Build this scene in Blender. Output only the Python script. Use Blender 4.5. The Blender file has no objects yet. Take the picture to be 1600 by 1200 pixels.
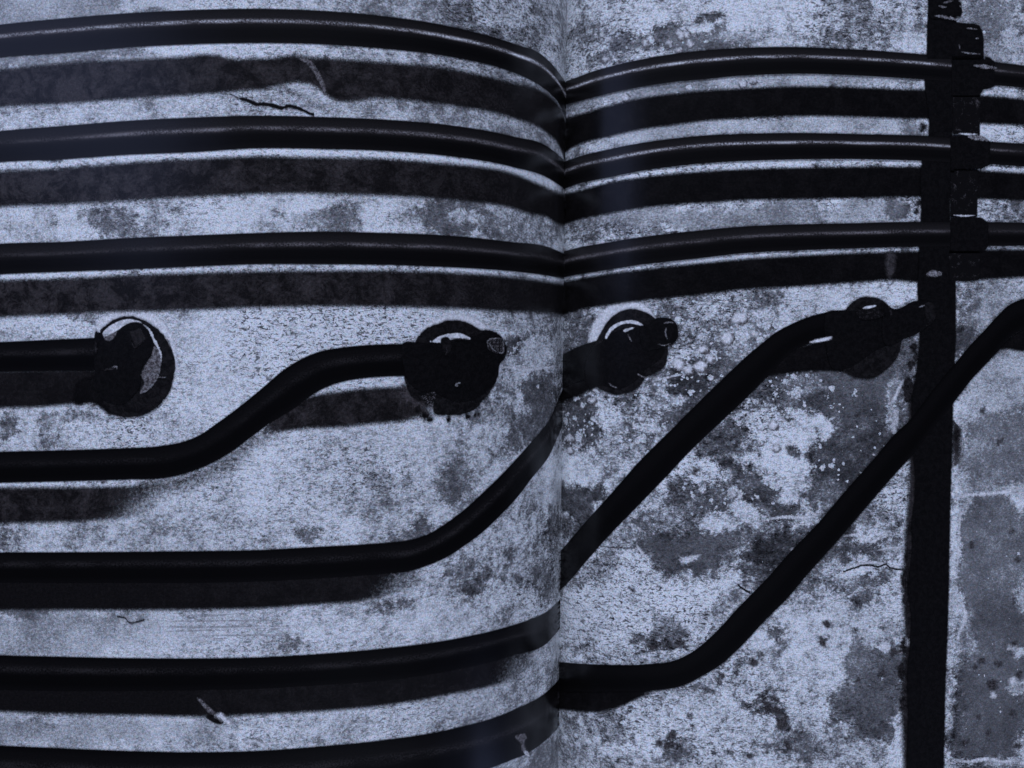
import bpy, math, random
import numpy as np
random.seed(4); rng = np.random.default_rng(4)
S = bpy.context.scene
COL = S.collection

# ------------------------------------------------------------------ camera
D = 0.20                 # camera to the crest of the left page, metres
FPX = 1250.0             # focal length in photo pixels (photo is 1600 wide)
PX = D / FPX             # one photo pixel on the crest, metres
cam_d = bpy.data.cameras.new('camera'); cam = bpy.data.objects.new('camera', cam_d); COL.objects.link(cam)
cam_d.sensor_fit = 'HORIZONTAL'; cam_d.sensor_width = 36.0; cam_d.lens = 36.0 * FPX / 1600.0
cam_d.clip_start = 0.005; cam_d.clip_end = 20
cam.location = (0, 0, 0); S.camera = cam

# ------------------------------------------------------------------ room light plus added fill lamps
w = bpy.data.worlds.new('World'); S.world = w; w.use_nodes = True
bg = w.node_tree.nodes['Background']
bg.inputs[0].default_value = (0.50, 0.58, 1.0, 1); bg.inputs[1].default_value = 0.02
S.view_settings.view_transform = 'Standard'; S.view_settings.look = 'None'
S.view_settings.exposure = 0; S.view_settings.gamma = 1

def area(name, loc, target, sx, sy, power, color):
    l = bpy.data.lights.new(name, 'AREA'); l.shape = 'RECTANGLE'; l.size = sx; l.size_y = sy
    l.energy = power; l.color = color
    o = bpy.data.objects.new(name, l); COL.objects.link(o); o.location = loc
    from mathutils import Vector
    d = Vector(target) - Vector(loc)
    o.rotation_euler = d.to_track_quat('-Z', 'Y').to_euler()
    return o
area('window_light', (-0.85, 0.46, 0.42), (0, 0, -0.22), 0.34, 1.0, 0.85, (0.42, 0.52, 1.0))
area('room_light', (1.15, -0.98, 0.10), (0, 0, -0.22), 0.5, 0.6, 1.3, (0.42, 0.52, 1.0))
area('top_fill_light', (-0.3, 2.3, 1.1), (0, 0, -0.22), 1.6, 0.6, 79.0, (0.645, 0.725, 1.0))  # added lamp past the top edge: main brightness, outside the gloss reflections
area('bottom_fill_light', (0.3, -2.3, 1.1), (0, 0, -0.22), 1.6, 0.6, 50.0, (0.645, 0.725, 1.0))  # added lamp past the bottom edge, evens brightness down the pages

# ------------------------------------------------------------------ page surface
XG0 = 879.0
def xg(Y): return 886.0 - 14.0 * np.asarray(Y, float) / 1200.0

def hermite(xs, ys, x):
    xs = np.asarray(xs, float); ys = np.asarray(ys, float); x = np.asarray(x, float)
    d = np.diff(ys) / np.diff(xs)
    m = np.empty_like(ys); m[0] = d[0]; m[-1] = d[-1]
    h = np.diff(xs)
    m[1:-1] = (d[:-1] * h[1:] + d[1:] * h[:-1]) / (h[1:] + h[:-1])
    i = np.clip(np.searchsorted(xs, x) - 1, 0, len(xs) - 2)
    hh = xs[i + 1] - xs[i]; t = (x - xs[i]) / hh
    tc = np.clip(t, 0, 1)
    r = ((2*tc**3 - 3*tc**2 + 1) * ys[i] + (tc**3 - 2*tc**2 + tc) * hh * m[i]
         + (-2*tc**3 + 3*tc**2) * ys[i+1] + (tc**3 - tc**2) * hh * m[i+1])
    r = np.where(t < 0, ys[i] + (x - xs[i]) * m[i], r)
    r = np.where(t > 1, ys[i+1] + (x - xs[i+1]) * m[i+1], r)
    return r

LX = [-350, 0, 200, 300, 400, 500, 600, 700, 800, 850, 870, 879]
LD = [1.085, 1.024, 1.004, 1.0, 1.0, 1.009, 1.029, 1.062, 1.122, 1.174, 1.204, 1.236]
RX = [879, 890, 905, 930, 960, 1000, 1050, 1100, 1200, 1350, 1600, 1950]
RD = [1.236, 1.222, 1.208, 1.190, 1.174, 1.160, 1.149, 1.142, 1.135, 1.137, 1.160, 1.225]
def dist(side, x, Y):
    q = np.asarray(x, float) - (xg(Y) - XG0)
    return hermite(LX, LD, q) if side == 'L' else hermite(RX, RD, q)

def point(side, x, Y, off=0.0):
    x = np.asarray(x, float); Y = np.asarray(Y, float)
    def P(xx):
        d = D * dist(side, xx, Y)
        return np.stack([(xx - 800) / FPX * d, -(Y - 600) / FPX * d, -d], -1)
    p = P(x)
    if off:
        a = P(x + 1.0); b = P(x - 1.0)
        tx = a[..., 0] - b[..., 0]; tz = a[..., 2] - b[..., 2]
        L = np.sqrt(tx**2 + tz**2)
        p = p + off * np.stack([-tz / L, np.zeros_like(L), tx / L], -1)
    return p

# arc length across the print, in photo pixels, measured from the gutter
def arc_table(side):
    xs = np.linspace(-360, XG0, 2400) if side == 'L' else np.linspace(XG0, 1960, 2400)
    d = D * (hermite(LX, LD, xs) if side == 'L' else hermite(RX, RD, xs))
    X = (xs - 800) / FPX * d
    s = np.concatenate([[0], np.cumsum(np.hypot(np.diff(X), np.diff(d)))]) / PX
    if side == 'L': s = s - s[-1]
    return xs, s
ARC = {k: arc_table(k) for k in 'LR'}
def print_uv(side, x, Y):
    q = np.asarray(x, float) - (xg(Y) - XG0)
    u = np.interp(q, *ARC[side])
    v = -(np.asarray(Y, float) - 600) * dist(side, x, Y)
    return u + (0 if side == 'L' else 3000), v

# ------------------------------------------------------------------ mesh helpers
def grid_mesh(name, side, X, Y, off, attrs, keep=None):
    """X, Y: 2-D arrays of photo-plane coordinates; lies on the page surface."""
    n, m = X.shape
    if side == 'L': X = np.minimum(X, xg(Y))
    else: X = np.maximum(X, xg(Y))
    P = point(side, X, Y, off).reshape(-1, 3)
    U, V = print_uv(side, X, Y)
    idx = np.arange(n * m).reshape(n, m)
    q = np.stack([idx[:-1, :-1], idx[1:, :-1], idx[1:, 1:], idx[:-1, 1:]], -1).reshape(-1, 4)
    if keep is not None:
        q = q[keep.reshape(-1)]
        used = np.unique(q); remap = -np.ones(n * m, int); remap[used] = np.arange(len(used))
        q = remap[q]; P = P[used]; U = U.reshape(-1)[used]; V = V.reshape(-1)[used]
        attrs = {k: a.reshape(-1)[used] for k, a in attrs.items()}
    me = bpy.data.meshes.new(name)
    me.vertices.add(len(P)); me.vertices.foreach_set('co', P.reshape(-1))
    me.loops.add(q.size); me.loops.foreach_set('vertex_index', q.reshape(-1).astype(np.int32))
    me.polygons.add(len(q)); me.polygons.foreach_set('loop_start', (np.arange(len(q)) * 4).astype(np.int32))
    me.update(calc_edges=True)
    nz = np.zeros(len(q) * 3); me.polygons.foreach_get('normal', nz)
    if nz[2::3].sum() < 0: me.flip_normals()
    me.polygons.foreach_set('use_smooth', np.ones(len(q), bool))
    at = me.attributes.new('print_uv', 'FLOAT_VECTOR', 'POINT')
    at.data.foreach_set('vector', np.stack([U.reshape(-1), V.reshape(-1), np.zeros(U.size)], -1).reshape(-1))
    for k, a in attrs.items():
        at = me.attributes.new(k, 'FLOAT', 'POINT'); at.data.foreach_set('value', np.asarray(a, float).reshape(-1))
    return me

PAGE = {}
def link(name, me, mat, parent, label=None, kind=None, group=None):
    o = bpy.data.objects.new(name, me); COL.objects.link(o); o.parent = parent
    if mat: me.materials.append(mat)
    if label: o['label'] = label
    if kind: o['kind'] = kind
    if group: o['group'] = group
    return o

def resample(pts, step=5.0):
    p = np.asarray(pts, float)
    s = np.concatenate([[0], np.cumsum(np.hypot(*np.diff(p, axis=0).T))])
    n = max(3, int(s[-1] / step) + 1); q = np.linspace(0, s[-1], n)
    return np.stack([hermite(s, p[:, 0], q), hermite(s, p[:, 1], q)], -1)

LAYER = dict(shadow=0.00006, pipe=0.00012, post=0.00018, disc=0.00024, over=0.00030, top=0.00036)

def strip(name, side, A, B, layer, mat, label, feather=1.5, step=5.0, rows=11, fade=None, extra=None):
    """A, B: the two long edges (photo-plane polylines). fade: function of 0..1 along."""
    a = resample(A, step); n = len(a)
    bb = np.asarray(B, float)
    s = np.concatenate([[0], np.cumsum(np.hypot(*np.diff(bb, axis=0).T))]); q = np.linspace(0, s[-1], n)
    b = np.stack([hermite(s, bb[:, 0], q), hermite(s, bb[:, 1], q)], -1)
    return strip_ab(name, side, a, b, layer, mat, label, feather, rows, fade, extra)

def strip_ab(name, side, a, b, layer, mat, label, feather=1.5, rows=11, fade=None, extra=None):
    n = len(a)
    wd = np.hypot(*(b - a).T)[:, None]; wd = np.maximum(wd, 0.5)
    r = np.linspace(0, 1, rows)[None, :]
    t = -feather / wd + r * (1 + 2 * feather / wd)
    X = a[:, None, 0] * (1 - t) + b[:, None, 0] * t
    Y = a[:, None, 1] * (1 - t) + b[:, None, 1] * t
    edge = np.minimum(t, 1 - t) * wd
    al = np.linspace(0, 1, n)[:, None] * np.ones_like(t)
    fd = np.ones_like(t) if fade is None else fade(al, t)
    at = {'edge': edge, 'across': t, 'fade': fd, 'strength': np.ones_like(t)}
    if extra is not None: at['strength'] = extra(X, Y)
    me = grid_mesh(name, side, X, Y, LAYER[layer] if isinstance(layer, str) else layer, at)
    return link(name, me, mat, PAGE[side], label)

def band(name, side, top, bot, layer, mat, label, x0, x1, **k):
    """horizontal band: top/bot are (x, y) lists sampled on x."""
    n = int(abs(x1 - x0) / 5) + 2; x = np.linspace(x0, x1, n)
    T = np.array(top, float); B = np.array(bot, float)
    a = np.stack([x, hermite(T[:, 0], T[:, 1], x)], -1); b = np.stack([x, hermite(B[:, 0], B[:, 1], x)], -1)
    return strip_ab(name, side, a, b, layer, mat, label, **k)

def poly_sd(poly, X, Y):
    p = np.asarray(poly, float); best = np.full(X.shape, 1e9); ins = np.zeros(X.shape, bool)
    for i in range(len(p)):
        x1, y1 = p[i]; x2, y2 = p[(i + 1) % len(p)]
        dx, dy = x2 - x1, y2 - y1; L = dx*dx + dy*dy + 1e-9
        t = np.clip(((X - x1) * dx + (Y - y1) * dy) / L, 0, 1)
        best = np.minimum(best, np.hypot(X - x1 - t*dx, Y - y1 - t*dy))
        c = ((y1 > Y) != (y2 > Y)) & (X < (x2 - x1) * (Y - y1) / (y2 - y1 + 1e-12) + x1)
        ins ^= c
    return np.where(ins, best, -best)

def smooth_poly(pts, step=3.0):
    p = np.asarray(pts, float); m = len(p)
    out = []
    for i in range(m):
        p0, p1, p2, p3 = p[i-1], p[i], p[(i+1) % m], p[(i+2) % m]
        k = max(2, int(np.hypot(*(p2 - p1)) / step))
        for t in np.linspace(0, 1, k, endpoint=False):
            out.append(0.5 * ((2*p1) + (-p0 + p2)*t + (2*p0 - 5*p1 + 4*p2 - p3)*t*t + (-p0 + 3*p1 - 3*p2 + p3)*t**3))
    return np.array(out)

def blob(name, side, pts, layer, mat, label, feather=1.5, step=2.0, round_=True, strength=1.0, wobble=0.0, parent=None):
    poly = smooth_poly(pts) if round_ else np.asarray(pts, float)
    if wobble: poly = poly + rng.normal(0, wobble, poly.shape)
    x0, y0 = poly.min(0) - feather - step; x1, y1 = poly.max(0) + feather + step
    X, Y = np.meshgrid(np.arange(x0, x1 + step, step), np.arange(y0, y1 + step, step), indexing='ij')
    sd = poly_sd(poly, X, Y)
    keep = np.maximum.reduce([sd[:-1, :-1], sd[1:, :-1], sd[1:, 1:], sd[:-1, 1:]]) > -feather
    cx, cy = poly.mean(0)
    at = {'edge': sd, 'across': (Y - y0) / (y1 - y0), 'fade': np.ones_like(X), 'strength': np.full(X.shape, strength)}
    me = grid_mesh(name, side, X, Y, LAYER[layer] if isinstance(layer, str) else layer, at, keep)
    return link(name, me, mat, PAGE[side], label)

def ellipse(cx, cy, rx, ry, n=28, rot=0.0, a0=0, a1=360):
    a = np.radians(np.linspace(a0, a1, n, endpoint=(a1 - a0) < 360)); c, s = math.cos(math.radians(rot)), math.sin(math.radians(rot))
    x = rx * np.cos(a); y = ry * np.sin(a)
    return np.stack([cx + x*c - y*s, cy + x*s + y*c], -1)

# ------------------------------------------------------------------ node helper
class N:
    def __init__(s, name):
        s.m = bpy.data.materials.new(name); s.m.use_nodes = True; s.t = s.m.node_tree
        s.b = s.t.nodes['Principled BSDF']; s.out = s.t.nodes['Material Output']
    def inp(s, sock, v):
        if isinstance(v, bpy.types.NodeSocket): s.t.links.new(v, sock)
        else: sock.default_value = v
    def attr(s, name, vec=False):
        n = s.t.nodes.new('ShaderNodeAttribute'); n.attribute_name = name
        return n.outputs['Vector'] if vec else n.outputs['Fac']
    def math(s, op, a, b=0.0, c=0.0, clamp=False):
        n = s.t.nodes.new('ShaderNodeMath'); n.operation = op; n.use_clamp = clamp
        s.inp(n.inputs[0], a); s.inp(n.inputs[1], b)
        if op in ('MULTIPLY_ADD', 'SMOOTH_MIN'): s.inp(n.inputs[2], c)
        return n.outputs[0]
    def scale(s, v, xyz, off=(0, 0, 0)):
        n = s.t.nodes.new('ShaderNodeVectorMath'); n.operation = 'MULTIPLY_ADD'
        s.inp(n.inputs[0], v); n.inputs[1].default_value = xyz; n.inputs[2].default_value = off
        return n.outputs[0]
    def noise(s, v, sc, det=6, rough=0.6, dis=0.0):
        n = s.t.nodes.new('ShaderNodeTexNoise'); s.inp(n.inputs['Vector'], v)
        n.inputs['Scale'].default_value = sc; n.inputs['Detail'].default_value = det
        n.inputs['Roughness'].default_value = rough; n.inputs['Distortion'].default_value = dis
        return n.outputs['Fac']
    def voro(s, v, sc, rnd=1.0, feat='F1'):
        n = s.t.nodes.new('ShaderNodeTexVoronoi'); n.feature = feat; s.inp(n.inputs['Vector'], v)
        n.inputs['Scale'].default_value = sc; n.inputs['Randomness'].default_value = rnd
        return n.outputs['Distance'], n.outputs['Color']
    def sstep(s, v, lo, hi, a=0.0, b=1.0):
        n = s.t.nodes.new('ShaderNodeMapRange'); n.interpolation_type = 'SMOOTHSTEP'
        s.inp(n.inputs[0], v); s.inp(n.inputs[1], lo); s.inp(n.inputs[2], hi); s.inp(n.inputs[3], a); s.inp(n.inputs[4], b)
        return n.outputs[0]
    def ramp(s, v, stops):
        n = s.t.nodes.new('ShaderNodeValToRGB'); s.inp(n.inputs[0], v); e = n.color_ramp.elements
        while len(e) < len(stops): e.new(0.5)
        for k, (p, c) in enumerate(stops):
            e[k].position = p; e[k].color = (c, c, c, 1) if not isinstance(c, tuple) else (*c, 1)
        return n.outputs[0]
    def tint(s, v, c):
        n = s.t.nodes.new('ShaderNodeCombineColor')
        for i in range(3): s.inp(n.inputs[i], s.math('MULTIPLY', v, c[i]))
        return n.outputs[0]
    def mix(s, f, a, b):
        n = s.t.nodes.new('ShaderNodeMix'); n.data_type = 'FLOAT'
        s.inp(n.inputs[0], f); s.inp(n.inputs[2], a); s.inp(n.inputs[3], b)
        return n.outputs[0]
    def grain(s, v, uv, amp=0.9, sc=0.42):
        a = s.noise(uv, sc, 2, 0.9)
        v = s.math('MULTIPLY', v, s.math('MULTIPLY_ADD', s.math('SUBTRACT', a, 0.5), amp * 2.2, 1.0))
        return s.math('MAXIMUM', v, 0.002)
    def chroma(s, v, uv, c_dark, c_light, amp=0.22):
        n = s.t.nodes.new('ShaderNodeTexNoise'); s.inp(n.inputs['Vector'], uv); n.inputs['Scale'].default_value = 0.22; n.inputs['Detail'].default_value = 2
        sp = s.t.nodes.new('ShaderNodeSeparateColor'); s.inp(sp.inputs[0], n.outputs['Color'])
        o = s.t.nodes.new('ShaderNodeCombineColor'); k = s.sstep(v, 0.02, 0.35)
        for i in range(3):
            c = s.mix(k, c_dark[i], c_light[i])
            if i == 0: c = s.math('MULTIPLY', c, s.math('MULTIPLY_ADD', s.math('SUBTRACT', sp.outputs[0], 0.5), amp * 3, 1.0))
            if i == 2: c = s.math('MULTIPLY', c, s.math('MULTIPLY_ADD', s.math('SUBTRACT', sp.outputs[2], 0.5), amp * 2, 1.0))
            s.inp(o.inputs[i], s.math('MULTIPLY', v, c))
        return o.outputs[0]
    def finish(s, color, alpha=None, rough=0.42, spec=0.4):
        s.inp(s.b.inputs['Base Color'], color)
        s.b.inputs['Roughness'].default_value = rough
        s.b.inputs['Specular IOR Level'].default_value = spec
        if alpha is not None: s.inp(s.b.inputs['Alpha'], alpha)
        return s.m
ROUGH = 0.24

def mat_wall():
    n = N('glossy_print_of_wall'); uv = n.attr('print_uv', True)
    F, R, G, Q = n.attr('tone'), n.attr('ragged'), n.attr('pits'), n.attr('lichen')
    big = n.noise(uv, 0.016, 12, 0.66, 0.5)
    mid = n.noise(n.scale(uv, (1, 1, 1), (300, 70, 0)), 0.06, 10, 0.78, 0.4)
    fine = n.noise(n.scale(uv, (0.8, 1.1, 1), (30, 700, 0)), 0.24, 6, 0.85, 0.3)
    a = n.math('MULTIPLY_ADD', n.math('SUBTRACT', big, 0.5), 2.2, 0.0)
    a = n.math('MULTIPLY_ADD', n.math('SUBTRACT', mid, 0.5), 3.2, a)
    v = n.math('MULTIPLY_ADD', a, R, F)
    v = n.math('MULTIPLY_ADD', n.math('SUBTRACT', fine, 0.5), n.math('MULTIPLY_ADD', R, 1.5, 0.40), v)
    lum = n.ramp(v, [(0.0, 0.015), (0.22, 0.06), (0.36, 0.115), (0.45, 0.18), (0.51, 0.28), (0.555, 0.46), (0.62, 0.62), (0.74, 0.80), (1.0, 0.92)])
    # lichen: irregular pale blots with dark rims, in clusters
    clus = n.noise(n.scale(uv, (1, 1, 1), (55, 10, 0)), 0.022, 3, 0.6)
    Q = n.math('MULTIPLY', Q, n.sstep(clus, 0.36, 0.60, 0.6, 1.3))
    for sc, rad, dst in ((0.030, 0.36, 34), (0.062, 0.36, 18), (0.12, 0.36, 9)):
        wv = n.t.nodes.new('ShaderNodeVectorMath'); wv.operation = 'MULTIPLY_ADD'
        nz = n.t.nodes.new('ShaderNodeTexNoise'); n.inp(nz.inputs['Vector'], uv)
        nz.inputs['Scale'].default_value = sc * 2.2; nz.inputs['Detail'].default_value = 6; nz.inputs['Roughness'].default_value = 0.7
        n.inp(wv.inputs[0], nz.outputs['Color']); wv.inputs[1].default_value = (dst, dst, 0); n.inp(wv.inputs[2], uv)
        dd, cc = n.voro(wv.outputs[0], sc, 1.0)
        sp = n.t.nodes.new('ShaderNodeSeparateColor'); n.inp(sp.inputs[0], cc)
        th = n.math('MULTIPLY', n.sstep(n.math('ADD', sp.outputs[0], Q), 0.98, 1.5), rad)
        th = n.math('MULTIPLY_ADD', n.math('SUBTRACT', fine, 0.5), n.math('MULTIPLY', th, 0.9), th)
        on = n.sstep(th, 0.03, 0.08)
        rim = n.math('MULTIPLY', n.sstep(n.math('SUBTRACT', dd, th), 0.0, 0.12, 1.0, 0.0), on)
        lum = n.mix(n.math('MULTIPLY', rim, n.sstep(mid, 0.42, 0.6, 0.1, 0.6)), lum, 0.03)
        core = n.math('MULTIPLY', n.sstep(n.math('SUBTRACT', dd, th), -0.04, 0.01, 1.0, 0.0), on)
        lum = n.mix(n.math('MULTIPLY', core, 0.9), lum, n.mix(n.sstep(fine, 0.35, 0.6), 0.38, 0.90))
    # pits and scratches
    pit = n.noise(n.scale(uv, (0.62, 1.25, 1), (900, 0, 0)), 0.17, 4, 0.7, 1.2)
    pk = n.math('MULTIPLY', n.sstep(pit, 0.50, 0.60), G)
    lum = n.math('MULTIPLY', lum, n.math('SUBTRACT', 1.0, n.math('MULTIPLY', pk, 0.72)))
    pit2 = n.noise(n.scale(uv, (1, 1, 1), (0, 900, 0)), 0.10, 5, 0.7, 0.8)
    lum = n.math('MULTIPLY', lum, n.math('SUBTRACT', 1.0, n.math('MULTIPLY', n.math('MULTIPLY', n.sstep(pit2, 0.58, 0.68), G), 0.80)))
    lum = n.grain(lum, uv, 1.0)
    lum = n.math('MAXIMUM', n.math('MINIMUM', lum, 0.90), 0.006)
    return n.finish(n.chroma(lum, uv, (1.0, 0.985, 1.01), (0.965, 0.99, 0.99)), rough=ROUGH)

def mat_pipe(name, base=0.005, top=0.010, hl=0.16, pos=0.35, wid=0.07, mid=1.35):
    n = N(name); uv = n.attr('print_uv', True)
    t, e, st = n.attr('across'), n.attr('edge'), n.attr('strength')
    body = n.ramp(t, [(0.0, top * 0.5), (0.14, top), (0.30, top * mid), (0.46, top * 0.8), (0.58, base * 0.7), (0.80, base * 0.6), (0.93, base), (1.0, base * 1.2)])
    gr = n.noise(uv, 0.33, 4, 0.85); gl = n.noise(n.scale(uv, (0.3, 1, 1)), 0.05, 4, 0.6)
    q = n.math('DIVIDE', n.math('SUBTRACT', t, n.math('MULTIPLY_ADD', n.math('SUBTRACT', gl, 0.5), 0.06, pos)), wid)
    q = n.math('POWER', 2.718, n.math('MULTIPLY', n.math('MULTIPLY', q, q), -1.0))
    q = n.math('MULTIPLY', q, n.sstep(n.math('ADD', gr, n.math('MULTIPLY', gl, 0.5)), 0.66, 0.88, 0.08, 2.0))
    q = n.math('MULTIPLY', n.math('MULTIPLY', q, st), hl)
    lum = n.math('ADD', n.math('MULTIPLY', body, n.math('MULTIPLY_ADD', gr, 0.9, 0.55)), q)
    lum = n.grain(lum, uv, 0.5)
    alpha = n.sstep(n.math('MULTIPLY_ADD', n.math('SUBTRACT', gr, 0.5), 1.6, e), -1.2, 1.0)
    return n.finish(n.chroma(lum, uv, (1.12, 0.99, 0.98), (1, 1, 1), 0.1), alpha, rough=ROUGH)

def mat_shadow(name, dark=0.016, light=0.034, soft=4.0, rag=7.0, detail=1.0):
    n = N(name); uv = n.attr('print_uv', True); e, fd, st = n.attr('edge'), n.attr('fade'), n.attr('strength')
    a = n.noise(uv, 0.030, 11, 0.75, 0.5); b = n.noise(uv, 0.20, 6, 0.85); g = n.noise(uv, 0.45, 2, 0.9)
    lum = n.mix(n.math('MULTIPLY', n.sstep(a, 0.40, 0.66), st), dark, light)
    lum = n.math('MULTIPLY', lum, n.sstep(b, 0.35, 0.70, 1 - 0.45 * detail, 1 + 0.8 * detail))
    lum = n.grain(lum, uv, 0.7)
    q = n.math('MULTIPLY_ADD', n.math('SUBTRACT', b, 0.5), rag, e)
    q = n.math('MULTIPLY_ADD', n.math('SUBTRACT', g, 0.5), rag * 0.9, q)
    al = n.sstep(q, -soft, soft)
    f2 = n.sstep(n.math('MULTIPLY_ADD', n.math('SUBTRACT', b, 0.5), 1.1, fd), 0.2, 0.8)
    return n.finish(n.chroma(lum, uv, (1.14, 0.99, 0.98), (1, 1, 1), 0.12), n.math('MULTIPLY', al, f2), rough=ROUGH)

def mat_ink(name, lo, hi, soft=1.2, rag=2.0, sc=0.12, tint=(1.1, 0.98, 0.98), contrast=(0.4, 0.62)):
    n = N(name); uv = n.attr('print_uv', True); e, fd = n.attr('edge'), n.attr('fade')
    a = n.noise(uv, sc, 8, 0.8, 0.5)
    lum = n.mix(n.sstep(a, contrast[0], contrast[1]), lo, hi)
    lum = n.grain(lum, uv, 0.6)
    q = n.math('MULTIPLY_ADD', n.math('SUBTRACT', n.noise(uv, 0.16, 7, 0.8), 0.5), rag * 1.6, e)
    return n.finish(n.chroma(lum, uv, tint, (1, 1, 1), 0.12), n.math('MULTIPLY', n.sstep(q, -soft, soft), fd), rough=ROUGH)

M_wall = mat_wall()
M_pipe = mat_pipe('printed_pipe_bright', hl=0.28, wid=0.045)
M_pipe2 = mat_pipe('printed_pipe_dim', hl=0.12, pos=0.38, wid=0.055)
M_pipe3 = mat_pipe('printed_pipe_dark', base=0.003, top=0.004, hl=0.009, pos=0.40, wid=0.09, mid=1.2)
M_pipeb = mat_pipe('printed_pipe_black', base=0.003, top=0.0035, hl=0.0, mid=1.0)
M_black = mat_ink('printed_black', 0.003, 0.006)
M_blackr = mat_ink('printed_black_ragged', 0.003, 0.006, soft=1.8, rag=5.0)
M_dark = mat_ink('printed_dark_iron', 0.004, 0.013, sc=0.09)
M_iron = mat_ink('printed_worn_iron', 0.005, 0.09, sc=0.07, contrast=(0.55, 0.72))
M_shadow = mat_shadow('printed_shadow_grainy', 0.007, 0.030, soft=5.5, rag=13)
M_shadow_s = mat_shadow('printed_shadow_smooth', 0.006, 0.013, soft=5, rag=9, detail=.6)
M_shadow_d = mat_shadow('printed_shadow_deep', 0.003, 0.006, rag=8, detail=0.7)
M_smear = mat_shadow('printed_shadow_smear', 0.015, 0.05, soft=12, rag=30)
M_white = mat_ink('printed_highlight_white', 0.45, 0.85, soft=1.0, rag=2.5)
M_greyhl = mat_ink('printed_highlight_grey', 0.05, 0.34, soft=1.5, rag=6, sc=0.2)
M_halo = mat_ink('printed_plaster_halo', 0.55, 0.86, soft=3.0, rag=9, sc=0.15)
M_chip = mat_ink('printed_chip', 0.03, 0.22, soft=1.5, rag=5, sc=0.2)

# ------------------------------------------------------------------ the book
book = bpy.data.objects.new('open_book', None); COL.objects.link(book); book.location = (0, 0, 0)
book['label'] = 'thick open book showing a glossy black and white photograph of pipes across both pages'
book['category'] = 'book'

def vnoise(X, Y, cell, seed):
    g = np.random.default_rng(seed).random((64, 64))
    x = (X + 2000) / cell; y = (Y + 2000) / cell
    i = np.floor(x).astype(int); j = np.floor(y).astype(int); u = x - i; v = y - j
    u = u*u*(3-2*u); v = v*v*(3-2*v); i %= 64; j %= 64; i1 = (i+1) % 64; j1 = (j+1) % 64
    return (g[i,j]*(1-u)*(1-v) + g[i1,j]*u*(1-v) + g[i,j1]*(1-u)*v + g[i1,j1]*u*v) - 0.5
def warp(X, Y):
    dx = 0; dy = 0
    for k, (cell, amp) in enumerate(((70, 26), (34, 20), (16, 12), (9, 7))):
        dx = dx + amp * vnoise(X, Y, cell, 10 + k); dy = dy + amp * vnoise(X, Y, cell, 30 + k)
    return dx, dy
# tone fields of the printed wall, set in rounded patches
def field(X, Y, base, spots):
    f = np.full(X.shape, float(base))
    wx, wy = warp(X, Y)
    for cx, cy, rx, ry, rot, val, hard in spots:
        c, s = math.cos(math.radians(rot)), math.sin(math.radians(rot))
        k = min(1.0, min(rx, ry) / 22.0)
        U = X - cx + wx * k; V = Y - cy + wy * k
        u = (U * c + V * s) / rx; v = (-U * s + V * c) / ry
        r = np.sqrt(u*u + v*v)
        wgt = 1 / (1 + np.exp(np.minimum((r - 1) * hard * 2.3, 60)))
        f = f * (1 - wgt) + val * wgt
    return f
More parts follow.
